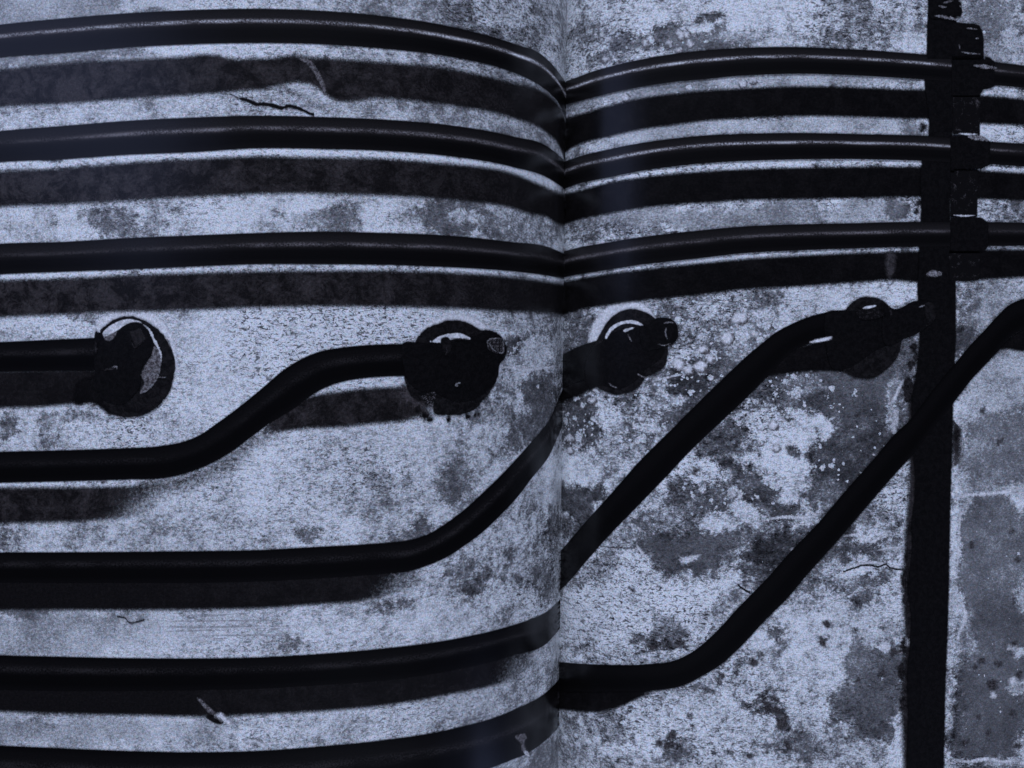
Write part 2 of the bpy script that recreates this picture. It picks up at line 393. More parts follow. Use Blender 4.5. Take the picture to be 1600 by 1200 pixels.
# (cx, cy, rx, ry, rotation, value, hardness)
TONE_L = [
 (20, 0, 260, 60, 0, .54, 9), (300, 10, 110, 22, 0, .66, 6), (470, 20, 140, 26, 5, .66, 6), (640, 20, 90, 40, 10, .52, 5),
 (790, 30, 90, 60, 25, .50, 5), (780, 20, 50, 26, 0, .60, 5),
 (60, 95, 200, 14, -4, .52, 6), (420, 78, 190, 14, 0, .74, 6), (640, 96, 130, 14, 10, .58, 6), (800, 128, 90, 16, 22, .53, 6),
 (100, 175, 120, 22, -4, .58, 5), (30, 190, 60, 12, -5, .66, 5), (160, 170, 60, 12, -4, .66, 5), (300, 168, 130, 16, -3, .60, 5),
 (520, 165, 120, 22, 4, .62, 5), (740, 192, 140, 20, 12, .55, 6),
 (200, 249, 260, 7, -3, .82, 5), (560, 240, 200, 8, 3, .86, 5), (800, 270, 90, 9, 16, .80, 5),
 (15, 345, 40, 30, 0, .64, 5), (75, 350, 55, 25, 0, .56, 5), (135, 345, 36, 30, 0, .68, 6), (230, 345, 90, 30, 0, .47, 6),
 (222, 335, 6, 22, 0, .62, 4), (360, 335, 90, 30, -10, .70, 6), (300, 360, 40, 12, 0, .64, 5), (500, 338, 80, 22, 0, .50, 6), (470, 318, 80, 10, 0, .66, 5), (590, 335, 32, 30, 0, .68, 6),
 (700, 345, 90, 28, 3, .46, 6), (730, 340, 30, 8, 5, .62, 4), (840, 360, 60, 26, 8, .50, 5),
 (300, 428, 420, 7, -1, .84, 5), (760, 430, 130, 6, 6, .70, 5),
 (60, 512, 140, 22, 0, .70, 5), (25, 520, 25, 12, 0, .60, 5), (125, 500, 30, 14, 0, .50, 4),
 (420, 560, 240, 90, 0, .69, 6), (560, 505, 160, 30, 0, .72, 5), (820, 540, 70, 80, 0, .58, 4),
 (800, 520, 14, 16, 0, .40, 6), (803, 546, 12, 10, 0, .36, 6), (830, 500, 50, 18, 0, .50, 5), (850, 575, 40, 5, 8, .68, 5),
 (60, 665, 130, 32, 0, .60, 5), (85, 675, 20, 24, 20, .47, 5), (10, 665, 18, 20, 0, .46, 5), (130, 660, 60, 14, 0, .52, 5), (220, 680, 120, 20, 0, .70, 5),
 (20, 760, 260, 7, 0, .82, 5), (60, 838, 120, 24, 0, .60, 5), (15, 840, 24, 20, 0, .50, 5), (190, 838, 120, 20, 0, .56, 5),
 (480, 740, 260, 110, 0, .67, 5), (560, 700, 140, 40, 0, .65, 4), (590, 770, 70, 30, 0, .56, 3), (482, 836, 22, 10, 0, .44, 4),
 (640, 832, 34, 16, -25, .42, 4), (780, 690, 90, 60, -45, .55, 3), (820, 660, 60, 26, -50, .40, 4), (845, 620, 26, 50, 0, .36, 4), (770, 640, 30, 20, 0, .46, 4), (715, 755, 36, 24, -40, .46, 4),
 (840, 800, 80, 60, 0, .62, 4), (862, 850, 16, 50, 0, .42, 5), (780, 880, 90, 26, -12, .54, 4),
 (90, 985, 180, 40, 0, .55, 8), (20, 955, 60, 10, 0, .45, 5), (400, 985, 190, 40, 0, .62, 8), (470, 1010, 40, 10, 0, .54, 3), (640, 955, 60, 12, -6, .46, 6), (560, 985, 120, 20, 0, .67, 5),
 (745, 920, 24, 10, 0, .40, 6), (760, 948, 12, 8, 0, .38, 6), (738, 962, 10, 6, 0, .40, 6), (700, 965, 80, 20, -12, .64, 4), (840, 890, 40, 40, 0, .50, 4), (800, 900, 60, 16, -10, .48, 4),
 (862, 905, 22, 20, 0, .42, 4),
 (130, 1145, 235, 24, 2, .55, 8), (500, 1135, 150, 28, -6, .68, 6), (640, 1120, 120, 26, -12, .60, 5), (800, 1080, 80, 26, -22, .56, 5), (850, 1045, 40, 30, 0, .52, 4), (395, 1163, 16, 7, 10, .40, 6),
 (860, 1190, 30, 40, 0, .47, 5),
]
TONE_R = [
 (1240, 700, 240, 170, -30, .385, 4), (1000, 600, 130, 90, 0, .49, 4), (1060, 840, 200, 50, 0, .46, 4), (1385, 900, 45, 200, 0, .55, 4), (1200, 1130, 200, 60, 0, .57, 3),
 (1000, 20, 150, 42, -10, .69, 6), (900, 60, 30, 70, 0, .58, 4), (1200, 15, 120, 36, 5, .72, 6), (1060, 62, 110, 22, -6, .45, 7), (955, 92, 60, 14, -20, .45, 6),
 (1110, 22, 20, 8, 0, .44, 4), (1200, 56, 90, 10, 0, .58, 4), (1320, 30, 62, 44, 0, .50, 5), (1340, 64, 90, 14, 0, .46, 5), (1420, 40, 32, 52, 10, .64, 5), (1385, 20, 24, 30, 0, .58, 5),
 (1540, 50, 60, 70, 0, .52, 7), (1590, 70, 26, 26, 0, .62, 5),
 (1150, 135, 340, 22, -4, .53, 8), (1150, 200, 340, 20, -3, .57, 8), (1430, 205, 22, 16, 0, .42, 4), (1140, 262, 340, 12, -3, .78, 6), (1580, 150, 60, 10, 0, .68, 5), (1570, 210, 60, 14, 0, .74, 5), (1580, 266, 60, 6, 0, .80, 5),
 (1150, 340, 340, 24, -3, .53, 8), (910, 365, 40, 20, -15, .44, 4), (1290, 318, 20, 8, 0, .64, 5), (1400, 325, 26, 18, 0, .40, 4), (1432, 330, 7, 18, 0, .66, 4), (1570, 330, 50, 18, 0, .52, 5),
 (1150, 405, 340, 9, -3, .62, 8),
 (1120, 510, 150, 60, 0, .46, 6), (905, 520, 36, 40, 0, .38, 4), (1000, 476, 70, 9, -6, .50, 5), (1290, 470, 60, 24, -8, .74, 6), (1380, 460, 50, 22, 0, .70, 5), (1250, 480, 40, 20, -30, .66, 5), (1215, 495, 24, 14, 0, .62, 4),
 (1060, 560, 26, 14, -30, .72, 5), (1110, 580, 44, 20, -45, .34, 4), (1060, 600, 60, 12, -20, .60, 4), (1080, 610, 34, 30, -45, .26, 4), (1030, 625, 50, 10, 0, .62, 4),
 (900, 660, 30, 50, 0, .30, 4), (950, 645, 22, 24, 0, .74, 5), (930, 720, 60, 22, -20, .64, 4), (965, 690, 32, 50, 20, .56, 4), (1010, 660, 34, 24, -45, .42, 3), (1015, 660, 18, 12, -30, .66, 4),
 (905, 745, 40, 26, 0, .66, 4), (905, 790, 34, 26, 0, .28, 5), (935, 770, 20, 14, -45, .24, 5), (890, 835, 20, 22, 0, .42, 4),
 (1330, 600, 90, 50, 0, .36, 6), (1215, 640, 60, 50, -45, .40, 4), (1185, 660, 26, 26, 0, .70, 5), (1250, 600, 40, 16, 0, .50, 4), (1345, 690, 80, 60, -50, .27, 5), (1290, 640, 50, 30, 0, .32, 4), (1400, 620, 14, 50, 10, .50, 4),
 (1230, 688, 50, 28, -20, .74, 6), (1255, 665, 30, 20, 0, .74, 5), (1215, 730, 56, 22, 0, .76, 6), (1230, 762, 28, 22, 0, .70, 5), (1245, 790, 26, 14, 0, .66, 4), (1232, 706, 14, 9, 30, .40, 4),
 (1290, 676, 16, 10, -60, .74, 5), (1085, 735, 50, 26, 0, .72, 6), (1120, 700, 30, 18, 0, .30, 5), (1135, 725, 16, 10, 30, .22, 5),
 (1030, 790, 40, 34, -45, .68, 4), (1060, 820, 90, 24, 0, .50, 3), (1085, 785, 50, 30, 0, .42, 3), (1170, 770, 46, 28, 0, .32, 4), (1110, 815, 26, 12, 0, .70, 4), (1160, 800, 24, 12, 20, .70, 4), (1145, 772, 8, 7, 0, .74, 5), (1215, 800, 34, 16, 0, .36, 4), (1180, 820, 60, 7, 0, .58, 4),
 (1065, 858, 60, 26, -5, .33, 6), (1030, 882, 26, 20, 0, .33, 5), (1120, 850, 50, 14, -5, .36, 5), (1070, 874, 16, 4, -15, .70, 4), (1210, 852, 46, 20, -18, .18, 6), (1170, 868, 20, 12, 0, .20, 5), (1270, 812, 30, 8, -5, .56, 4),
 (950, 870, 50, 20, 0, .56, 3), (920, 900, 50, 20, -30, .50, 3), (1000, 900, 30, 34, 60, .70, 4),
 (980, 960, 130, 50, 0, .645, 5), (1090, 930, 90, 24, -10, .76, 5), (1180, 910, 60, 16, -35, .62, 4), (1180, 895, 30, 12, -35, .40, 3), (900, 1000, 40, 40, 0, .60, 4),
 (1040, 985, 34, 20, -35, .42, 4), (1035, 1008, 44, 9, 0, .26, 4), (998, 1000, 10, 8, 0, .32, 5), (910, 1012, 34, 10, 0, .50, 3),
 (1060, 1130, 110, 36, -15, .71, 5), (930, 1125, 50, 26, 0, .50, 5), (960, 1150, 30, 16, 0, .46, 5), (900, 1170, 40, 40, 0, .60, 4), (1060, 1180, 26, 22, 0, .46, 3), (1090, 1185, 40, 18, 0, .52, 3), (1150, 1150, 90, 60, 0, .68, 4),
 (1200, 1110, 24, 16, 30, .40, 3), (1222, 1125, 12, 30, -20, .24, 4), (1190, 1098, 30, 10, 0, .28, 4), (1216, 990, 12, 10, 0, .34, 5), (1215, 1040, 40, 30, 0, .56, 3), (1160, 1055, 16, 30, 20, .50, 3), (1280, 1060, 60, 90, 0, .66, 4),
 (1340, 960, 70, 60, 0, .62, 4), (1330, 905, 60, 14, 0, .40, 4), (1340, 850, 30, 18, 0, .34, 4), (1350, 925, 26, 14, 0, .42, 4), (1375, 800, 30, 26, 0, .50, 4), (1415, 850, 10, 40, 0, .70, 4), (1385, 760, 30, 30, -45, .58, 4), (1405, 740, 18, 40, 10, .66, 4), (1375, 838, 50, 6, -8, .66, 4), (1375, 885, 60, 5, -3, .70, 5),
 (1370, 1040, 48, 60, 10, .38, 6), (1350, 1110, 46, 40, 0, .36, 6), (1380, 1090, 40, 50, 0, .36, 5), (1395, 1180, 16, 22, 10, .72, 4), (1350, 1175, 30, 14, 0, .60, 4), (1375, 1145, 26, 16, 0, .26, 4), (1380, 990, 34, 16, 0, .56, 4), (1385, 1009, 7, 8, 30, .80, 6),
 (1250, 1170, 60, 20, 0, .46, 3),
 (1545, 470, 60, 40, 0, .56, 6), (1515, 480, 22, 40, 0, .52, 5), (1505, 530, 30, 20, -30, .32, 4), (1570, 590, 50, 40, 0, .58, 6), (1530, 600, 20, 40, 0, .60, 4), (1560, 700, 70, 60, 0, .465, 7), (1495, 660, 14, 40, 0, .60, 5), (1495, 690, 6, 24, 0, .2, 4),
 (1550, 773, 70, 7, -3, .58, 5), (1560, 850, 60, 70, 0, .425, 8), (1532, 860, 38, 96, 0, .42, 8), (1530, 1010, 38, 120, 0, .40, 8), (1524, 1120, 38, 80, 0, .365, 8), (1492, 830, 7, 80, 0, .68, 5), (1560, 1060, 70, 150, 0, .375, 8), (1494, 940, 14, 30, -20, .60, 4), (1505, 1000, 12, 50, 15, .48, 4), (1592, 930, 14, 16, 0, .60, 5), (1588, 1080, 14, 14, 0, .52, 5), (1585, 1020, 12, 8, 0, .62, 5), (1485, 1100, 5, 100, 0, .58, 5), (1550, 1190, 60, 6, 0, .56, 5),
]
RAG_L = [(100, 5, 260, 40, 0, .06, 9), (60, 95, 200, 16, 0, .10, 6), (800, 30, 110, 70, 0, .32, 5), (820, 360, 80, 36, 0, .30, 5), (400, 340, 460, 34, 0, .20, 6),
 (100, 985, 180, 40, 0, .08, 8), (130, 1145, 230, 26, 0, .07, 8), (820, 560, 80, 110, 0, .36, 4), (810, 680, 90, 60, -40, .36, 4), (800, 880, 110, 90, 0, .40, 4), (860, 1060, 60, 60, 0, .3, 4)]
RAG_R = [(1060, 62, 110, 18, -6, .12, 7), (1540, 50, 60, 70, 0, .14, 7), (1150, 135, 340, 22, -4, .10, 8), (1150, 200, 340, 20, 0, .08, 8), (1150, 340, 340, 24, 0, .10, 8), (1150, 405, 340, 9, 0, .08, 8),
 (1330, 600, 90, 50, 0, .12, 6), (1065, 862, 70, 26, -5, .14, 6), (1560, 830, 70, 420, 0, .13, 8), (1000, 960, 130, 50, 0, .26, 5), (1360, 1060, 56, 110, 5, .18, 6), (1290, 470, 70, 30, 0, .2, 5)]
PIT_L = [(20, 0, 260, 60, 0, .05, 9), (100, 985, 190, 40, 0, .15, 8), (130, 1145, 230, 26, 0, .12, 8), (450, 640, 300, 160, 0, .85, 5), (460, 560, 240, 90, 0, .9, 5), (840, 870, 90, 100, 0, 1.0, 5), (800, 30, 110, 70, 0, .9, 5), (60, 95, 200, 16, 0, .15, 6)]
PIT_R = [(1150, 135, 340, 22, -4, .2, 8), (1150, 200, 340, 20, 0, .1, 8), (1150, 340, 340, 24, 0, .3, 8), (1150, 405, 340, 9, 0, .1, 8), (1000, 960, 160, 60, 0, 1.0, 5), (920, 80, 50, 50, 0, 1.0, 5), (1560, 850, 70, 420, 0, .35, 8), (1380, 900, 40, 400, 0, .7, 6)]
LIC_R = [(1120, 530, 150, 90, 0, .62, 5), (1040, 600, 130, 40, -30, .78, 5), (950, 660, 90, 60, 0, .80, 5), (1230, 620, 80, 50, -30, .72, 5), (1150, 780, 80, 50, 0, .60, 5), (1330, 700, 60, 70, -45, .50, 5),
 (1060, 60, 130, 26, -6, .45, 6), (1120, 145, 130, 14, -6, .40, 6), (1340, 55, 70, 30, 0, .45, 5)]
LIC_L = [(830, 350, 60, 30, 0, .35, 5), (820, 560, 60, 90, 0, .30, 5)]

def page(side):
    x0, x1 = (-350, 888) if side == 'L' else (870, 1950)
    sx = 3.5
    xs = np.linspace(0, 1, int((x1 - x0) / sx)); ys = np.linspace(-250, 1450, 480)
    T, Y = np.meshgrid(xs, ys, indexing='ij')
    G = xg(Y)
    X = x0 + (G - x0) * T if side == 'L' else G + (x1 - G) * T
    sp = (TONE_L, RAG_L, PIT_L, LIC_L) if side == 'L' else (TONE_R, RAG_R, PIT_R, LIC_R)
    at = {'tone': field(X, Y, .60, sp[0]), 'ragged': field(X, Y, .22 if side == 'L' else .36, sp[1]),
          'pits': field(X, Y, .6 if side == 'L' else .85, sp[2]), 'lichen': field(X, Y, 0.05 if side == 'L' else .22, sp[3])}
    gx, gy = np.gradient(at['tone'])           # patch borders are the most broken up
    at['ragged'] = at['ragged'] + np.clip(np.hypot(gx, gy) * 5.0, 0, .42)
    pv = 1 + 1.3 * (vnoise(X, Y, 110, 71) + .6 * vnoise(X, Y, 45, 72))
    at['pits'] = np.clip(at['pits'] * pv, 0, 1.2)
    at['tone'] = at['tone'] + .10 * vnoise(X, Y, 90, 73) + .06 * vnoise(X, Y, 28, 74)
    me = grid_mesh('page', side, X, Y, 0.0, at)
    o = link('page', me, M_wall, book, 'left page, mostly pale plaster with bars curving down into the gutter' if side == 'L'
             else 'right page, blotched lichen wall with a vertical post')
    PAGE[side] = o
page('L'); page('R')

# ------------------------------------------------------------------ printed pipes, left page
def hl(xs, vs): return lambda X, Y: np.interp(X, xs, vs)
E = -345
P1t = [(-350,105),(-150,62),(0,39),(100,29),(200,21),(300,16),(400,14),(500,17),(600,25.5),(700,41),(800,68),(850,89),(870,110),(882,127),(890,137)]
P1b = [(-350,158),(-150,113),(0,90),(100,83),(200,74.5),(300,69.5),(400,67.5),(500,69.5),(600,76.5),(700,88.5),(800,113),(828,125),(857,144.5),(874,164),(882,181),(890,194)]
S1t = [(-350,172),(-150,130),(0,109),(100,99),(200,93.5),(290,89),(325,85.5),(345,88),(362,93),(400,92),(430,91),(450,88.5),(500,91),(560,95),(600,98),(700,107.5),(800,130),(857,150),(874,168),(882,186),(890,200)]
S1b = [(-350,235),(-150,190),(0,166.6),(100,161.5),(200,154),(300,148),(400,140),(500,140),(507,146),(600,153),(700,164),(800,184),(857,210),(874,228),(882,249),(890,262)]
P2t = [(-350,270),(-150,226),(0,205),(100,197),(200,189),(300,184),(400,181),(500,183),(600,187),(700,195.5),(800,213),(857,230.5),(874,244),(882,252),(890,258)]
P2b = [(-350,318),(-150,275),(0,253.6),(100,249),(200,242),(300,238),(400,232),(500,233),(600,236),(700,244),(800,261),(857,279),(874,290),(882,296),(890,301)]
S2t = [(-350,334),(-150,290),(0,268),(100,263.5),(200,255),(300,249),(400,245),(500,246.5),(600,249),(700,256.5),(800,271),(857,295),(874,302),(890,308)]
S2b = [(-350,385),(-150,343),(0,323),(100,319),(200,313),(300,307.5),(400,302.6),(500,302),(600,305.5),(700,312),(800,325),(828,334),(857,341),(870,351),(882,354),(890,357)]
P3t = [(-350,435),(-150,400),(0,381),(100,378),(200,372),(300,368),(400,364.3),(500,362),(600,364),(700,368),(800,378.5),(857,386.5),(874,393.5),(890,400)]
P3b = [(-350,480),(-150,447),(0,429),(100,424.7),(200,421),(300,416.7),(400,413),(500,413),(600,414),(700,417.6),(800,424),(850,430),(880,436),(890,439)]
S3t = [(-350,490),(-150,457),(0,439),(100,436),(200,430),(300,426.7),(400,424),(500,423),(600,423),(700,426),(800,433),(850,439),(890,446)]
S3b = [(-350,540),(-150,512),(0,495.5),(100,491),(150,488),(250,485.6),(300,484),(400,480),(500,478.5),(600,479),(700,481),(800,487),(850,489),(880,494),(890,496)]
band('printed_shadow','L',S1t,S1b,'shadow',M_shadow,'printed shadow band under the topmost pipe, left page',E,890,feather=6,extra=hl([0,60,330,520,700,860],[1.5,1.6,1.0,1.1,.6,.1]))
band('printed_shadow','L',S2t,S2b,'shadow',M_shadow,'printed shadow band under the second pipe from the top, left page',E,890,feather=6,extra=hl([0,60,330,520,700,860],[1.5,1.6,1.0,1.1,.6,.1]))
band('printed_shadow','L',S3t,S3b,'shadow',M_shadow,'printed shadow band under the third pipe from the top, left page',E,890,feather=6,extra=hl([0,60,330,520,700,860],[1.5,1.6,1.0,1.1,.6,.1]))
band('printed_pipe','L',P1t,P1b,'pipe',M_pipe,'topmost printed pipe on the left page, with a pale sheen line',E,890,rows=19,extra=hl([0,250,450,700,800,880],[.6,1.2,.7,1.1,1.9,1.6]))
band('printed_pipe','L',P2t,P2b,'pipe',M_pipe2,'second printed pipe from the top, left page',E,890,rows=19,extra=hl([0,120,250,450,700,880],[.1,.3,1,.7,.9,.5]))
band('printed_pipe','L',P3t,P3b,'pipe',M_pipe2,'third printed pipe from the top, left page',E,890,rows=19,extra=hl([0,300,450,650,880],[.12,.2,.6,.5,.1]))
# stub pipe and its shadow
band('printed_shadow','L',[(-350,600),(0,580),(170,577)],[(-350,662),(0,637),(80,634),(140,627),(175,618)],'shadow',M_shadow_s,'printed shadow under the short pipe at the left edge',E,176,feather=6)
band('printed_pipe','L',[(-350,556),(0,534.6),(100,530),(172,527)],[(-350,604),(0,581),(172,579)],'pipe',M_pipe3,'short printed pipe ending in the left round flange',E,172,rows=15)
# S-bend pipe
A = [(-350,728),(-150,714),(0,706),(100,703.4),(200,700),(250,697),(290,689),(312,680),(340,661),(380,631),(414,603),(442,579),(471,561),(499,549.5),(527,544),(570,539.5),(627,537.5),(700,536)]
B = [(-350,778),(-150,763),(0,754.4),(100,752),(200,749),(263,746),(292,739),(326,726),(360,707),(391,684),(425,659),(457,639.5),(485,619),(513,603.5),(542,595),(584,589.5),(635,587.6),(700,588)]
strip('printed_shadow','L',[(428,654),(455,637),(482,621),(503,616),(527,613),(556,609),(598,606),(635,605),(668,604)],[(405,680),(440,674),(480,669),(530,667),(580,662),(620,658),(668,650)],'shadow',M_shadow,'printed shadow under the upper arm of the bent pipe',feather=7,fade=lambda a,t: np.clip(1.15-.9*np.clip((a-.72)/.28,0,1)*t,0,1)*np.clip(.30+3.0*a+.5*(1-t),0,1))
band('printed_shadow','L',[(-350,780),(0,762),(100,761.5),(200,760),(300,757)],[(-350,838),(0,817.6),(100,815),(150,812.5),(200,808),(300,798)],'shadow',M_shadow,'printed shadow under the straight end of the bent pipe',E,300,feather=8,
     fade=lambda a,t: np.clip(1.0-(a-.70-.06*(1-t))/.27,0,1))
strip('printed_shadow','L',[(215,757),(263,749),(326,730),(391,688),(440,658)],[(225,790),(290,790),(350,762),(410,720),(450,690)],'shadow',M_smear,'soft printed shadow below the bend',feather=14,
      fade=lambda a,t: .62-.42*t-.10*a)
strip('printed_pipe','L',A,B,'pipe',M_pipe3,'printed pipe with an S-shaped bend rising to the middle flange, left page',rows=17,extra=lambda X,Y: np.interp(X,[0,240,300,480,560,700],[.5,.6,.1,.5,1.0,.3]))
# pipe that bends up into the gutter
A = [(-350,880),(-150,868),(0,863),(100,862.7),(200,862),(300,861),(400,859.4),(500,854),(560,851),(600,848),(640,843.5),(669,834),(697.5,817),(726,795.5),(754,770),(782,743),(811,712),(828,693),(857,657),(875,617),(886,590)]
B = [(-350,930),(-150,916),(0,909.7),(100,910),(200,910),(300,910),(400,908),(500,903),(600,896),(641,892),(669,883),(697.5,870.6),(726,852),(754,831),(782.5,804),(811,773),(828,750),(857,713),(871,682),(890,640)]
band('printed_shadow','L',[(-350,924),(0,905),(200,905),(400,903),(600,891),(720,870)],[(-350,975),(0,953),(200,953),(300,952),(400,950.4),(500,943.6),(560,939),(600,931),(650,924),(720,900)],'shadow',M_shadow_s,'printed shadow under the pipe that bends up to the gutter',E,720,feather=6,
     fade=lambda a,t: np.clip((1-a)*6.5-.25*t,0,1), extra=hl([0,250,420,700],[.0,.3,.8,1.2]))
strip('printed_pipe','L',A,B,'pipe',M_pipe3,'printed pipe that bends up into the gutter, left page',rows=17)
P7t=[(-350,1005),(-150,1016),(0,1023.5),(100,1026),(200,1028),(300,1028.6),(400,1027),(500,1021.5),(600,1013),(700,1000),(800,977),(828,967.7),(857,953.5),(870,942),(890,922)]
P7b=[(-350,1060),(-150,1070),(0,1077),(300,1077.6),(400,1075.5),(500,1069.7),(600,1062.6),(700,1048),(800,1024),(857,1002),(872,985),(890,960)]
S7b=[(-350,1095),(-150,1105),(0,1111.6),(100,1115),(200,1117),(300,1119),(400,1116),(500,1111),(600,1102),(700,1085),(800,1062),(850,1040),(890,1010)]
band('printed_shadow','L',[(p[0],p[1]-5) for p in P7b],S7b,'shadow',M_shadow_s,'printed shadow under the lower straight pipe, left page',E,890,feather=6,
     fade=lambda a,t: np.clip((1-a)*9-t*.2,0,1), extra=hl([0,300,320,900],[.05,.05,.7,.9]))
band('printed_pipe','L',P7t,P7b,'pipe',M_pipe3,'lower printed pipe running straight into the gutter, left page',E,890,rows=17)
P8t=[(-350,1148),(-150,1158),(0,1164.6),(100,1169),(200,1173),(300,1175),(400,1173),(500,1166),(600,1156),(700,1140),(800,1110),(857,1078),(870,1065),(890,1042)]
P8b=[(-350,1225),(0,1240),(300,1250),(500,1242),(650,1224),(768,1199),(797,1188),(825,1176),(857,1152),(869,1140),(890,1118)]
band('printed_pipe','L',P8t,P8b,'pipe',M_pipe3,'lowest printed pipe on the left page, cut by the bottom of the view',E,890,rows=17)
band('printed_shadow','L',[(-350,1290),(0,1305),(400,1312),(890,1230)],[(-350,1350),(0,1365),(400,1372),(890,1280)],'shadow',M_shadow,None,E,890,feather=6)

# flange one
M_scrape = mat_ink('printed_scrape', 0.28, 0.50, soft=1.5, rag=6, sc=.1)
M_mark = mat_ink('printed_faint_mark', .006, .05, contrast=(.45, .65))
def glint(side, pts, wd, mat=None, lay=0.00046, label=None):
    """thin tapering printed highlight along a polyline"""
    c = resample(pts, 1.5); d = np.gradient(c, axis=0); L = np.hypot(*d.T)[:, None]; nn = np.stack([-d[:, 1], d[:, 0]], -1) / L
    tt = np.linspace(0, 1, len(c))[:, None]; w_ = wd * np.sqrt(np.sin(np.pi * np.clip(tt, .03, .97))) * (1 + .25 * rng.normal(0, 1, (len(c), 1)))
    return strip_ab('printed_highlight_or_streak', side, c - nn * w_ / 2, c + nn * w_ / 2, lay, mat or M_greyhl, label, feather=.7, rows=5,
                    fade=lambda a, t: np.clip(.35 + 3.5 * np.minimum(a, 1 - a), 0, 1))
blob('printed_halo','L',ellipse(207,562,70,84,rot=-4),0.00003,M_halo,None,feather=6)
blob('printed_shadow','L',[(120,600),(150,590),(180,610),(190,640),(172,648),(156,636),(140,629),(118,632)],'shadow',M_shadow_d,None,feather=6)
blob('printed_flange','L',[(156,523),(158,516),(166,508),(178,500),(194,495),(208,494),(222,499),(238,507),(252,519),(264,535),(271,551),(274,568),(273,584),(268,604),(260,621),(249,634),(235,644),(220,650),(203,652),(186,650),(172,641),(160,624),(153,600),(151,560)],'disc',M_dark,'left round printed flange at the end of the short pipe',wobble=.5)
blob('printed_highlight_or_streak','L',[(161,522),(166,515),(175,508),(190,501),(205,499),(220,503),(222,507),(208,507),(197,509),(183,517.5),(170,524),(163,526)],'over',M_white,'thin white crescent on the left flange',step=1.5,feather=1)
blob('printed_plate','L',[(162,525),(173,523),(186,518),(182,532),(172,536),(163,542)],'over',M_chip,None)
blob('printed_plate','L',[(241,540),(249,548),(253,561),(251,574),(248,585),(242,597),(235,607),(222,615),(220,612),(227,598),(222,586),(231,566),(238,555)],'over',M_chip,'grey worn plate inside the left flange')
blob('printed_valve','L',[(149,521),(154,519),(161,521),(163,528),(168,533),(178,530),(184,520),(192,511),(203,505),(213,503.5),(226,507),(236,517),(241,530),(240,545),(234,559),(225,570),(220,586),(221,600),(210,618),(190,632),(165,626),(152,606),(149,570)],'top',M_black,'black valve body on the left flange',feather=2.5)
glint('L',[(225,507),(235,516),(242,531),(249,544),(253,556),(253,566)],3.4,M_white)
glint('L',[(252,570),(249,584),(243,596),(234,607),(221,615)],3.0)
glint('L',[(259,525),(264,533),(268,543)],2.2); glint('L',[(250,589),(256,590),(261,589)],1.6)
blob('printed_bolt','L',[(204,518),(221,512),(229,530),(213,543)],0.00042,mat_ink('printed_bolt_face',.010,.022),'square bolt head on the left valve',round_=False)
glint('L',[(206,530),(212,543),(220,538),(228,532)],1.3,M_mark)
glint('L',[(150,532),(152,542),(152,553)],4,M_mark)
glint('L',[(160,578),(170,577),(183,575)],3.5,M_mark); glint('L',[(176,574),(184,573.5),(184,578)],2)
# flange two
blob('printed_halo','L',ellipse(712,562,72,72),0.00003,M_halo,None,feather=6)
blob('printed_shadow','L',[(628,606),(640,603),(656,622),(668,640),(672,652),(655,650),(640,652),(622,655),(618,640)],'shadow',M_smear,None,feather=6)
blob('printed_flange','L',[(631.5,589),(640,575),(646,545),(648,534),(657,521),(668,512),(683,506),(697,501),(711,500),(725,502.5),(738,508),(750,515),(765,516.6),(776,528),(780,560),(778,581),(773,600),(764,614),(754,626),(743,639),(731,645),(718.6,648),(700,649),(682,648),(676,640),(678,620),(672,614),(665,622),(654,625),(646,622),(638,611)],'disc',M_dark,'middle round printed flange at the end of the bent pipe',wobble=.4)
blob('printed_valve','L',[(628,538),(660,536),(690,537),(720,532),(745,524),(754,519),(766,517),(778,522),(786,532),(791,545),(788,559),(779,571),(777,585),(770,600),(756,614),(735,625),(712,628),(688,618),(676,612),(660,612),(645,605),(634,589)],'over',M_black,'rounded valve body with a bolt end on the middle flange',feather=2)
blob('printed_highlight_or_streak','L',[(675,534.5),(679,530),(685,526),(698,522),(715,520.5),(726,524),(735,529.5),(728,530.5),(716,529),(703,531),(690,535)],'top',M_white,'white crescent on the middle flange',step=1.5,feather=1)
blob('printed_collar','L',[(688,534),(689,529),(694,526.5),(700,528),(703,533),(705,541),(702,550),(695,552),(690,545)],0.00042,M_dark,None)
glint('L',[(695,541),(697,548),(695,556)],2.4,M_mark); glint('L',[(671,532),(673,535)],2.5,M_white)
glint('L',[(703,529),(716,530),(732,530)],2.5,M_mark)
glint('L',[(710,604),(713,599),(719,598)],2.6); glint('L',[(711,604),(715,602)],1.6)
blob('printed_bolt','L',[(761,531),(770,529),(782,528.5),(785,540),(784,551),(774,552),(763,547)],0.00042,mat_ink('printed_bolt_grey',.008,.10,sc=.3,contrast=(.48,.6)),'speckled grey bolt head on the middle valve',round_=False)
glint('L',[(762,546),(761,532),(771,529),(782,529)],1.8); glint('L',[(784,531),(785,542),(784,551),(775,551)],1.8); glint('L',[(763,536),(768,545),(775,550)],1.3)
blob('printed_chip','L',[(657,618),(668,615),(680,613),(678,626),(672,636),(664,630)],'top',mat_ink('printed_debris',.006,.15,rag=5,sc=.25,contrast=(.5,.62)),'crumbled plaster at the foot of the middle flange')
for q in ((641,594,3,4),(645,602,3,3),(652,640,5,5),(663,650,6,4),(672,655,4,3),(730,652,6,3),(700,655,4,4),(745,648,5,3)):
    blob('printed_pit','L',ellipse(*q,n=9),'disc',M_chip if q[0]<650 and q[1]<610 else M_dark,None,wobble=1.4,step=1.5)
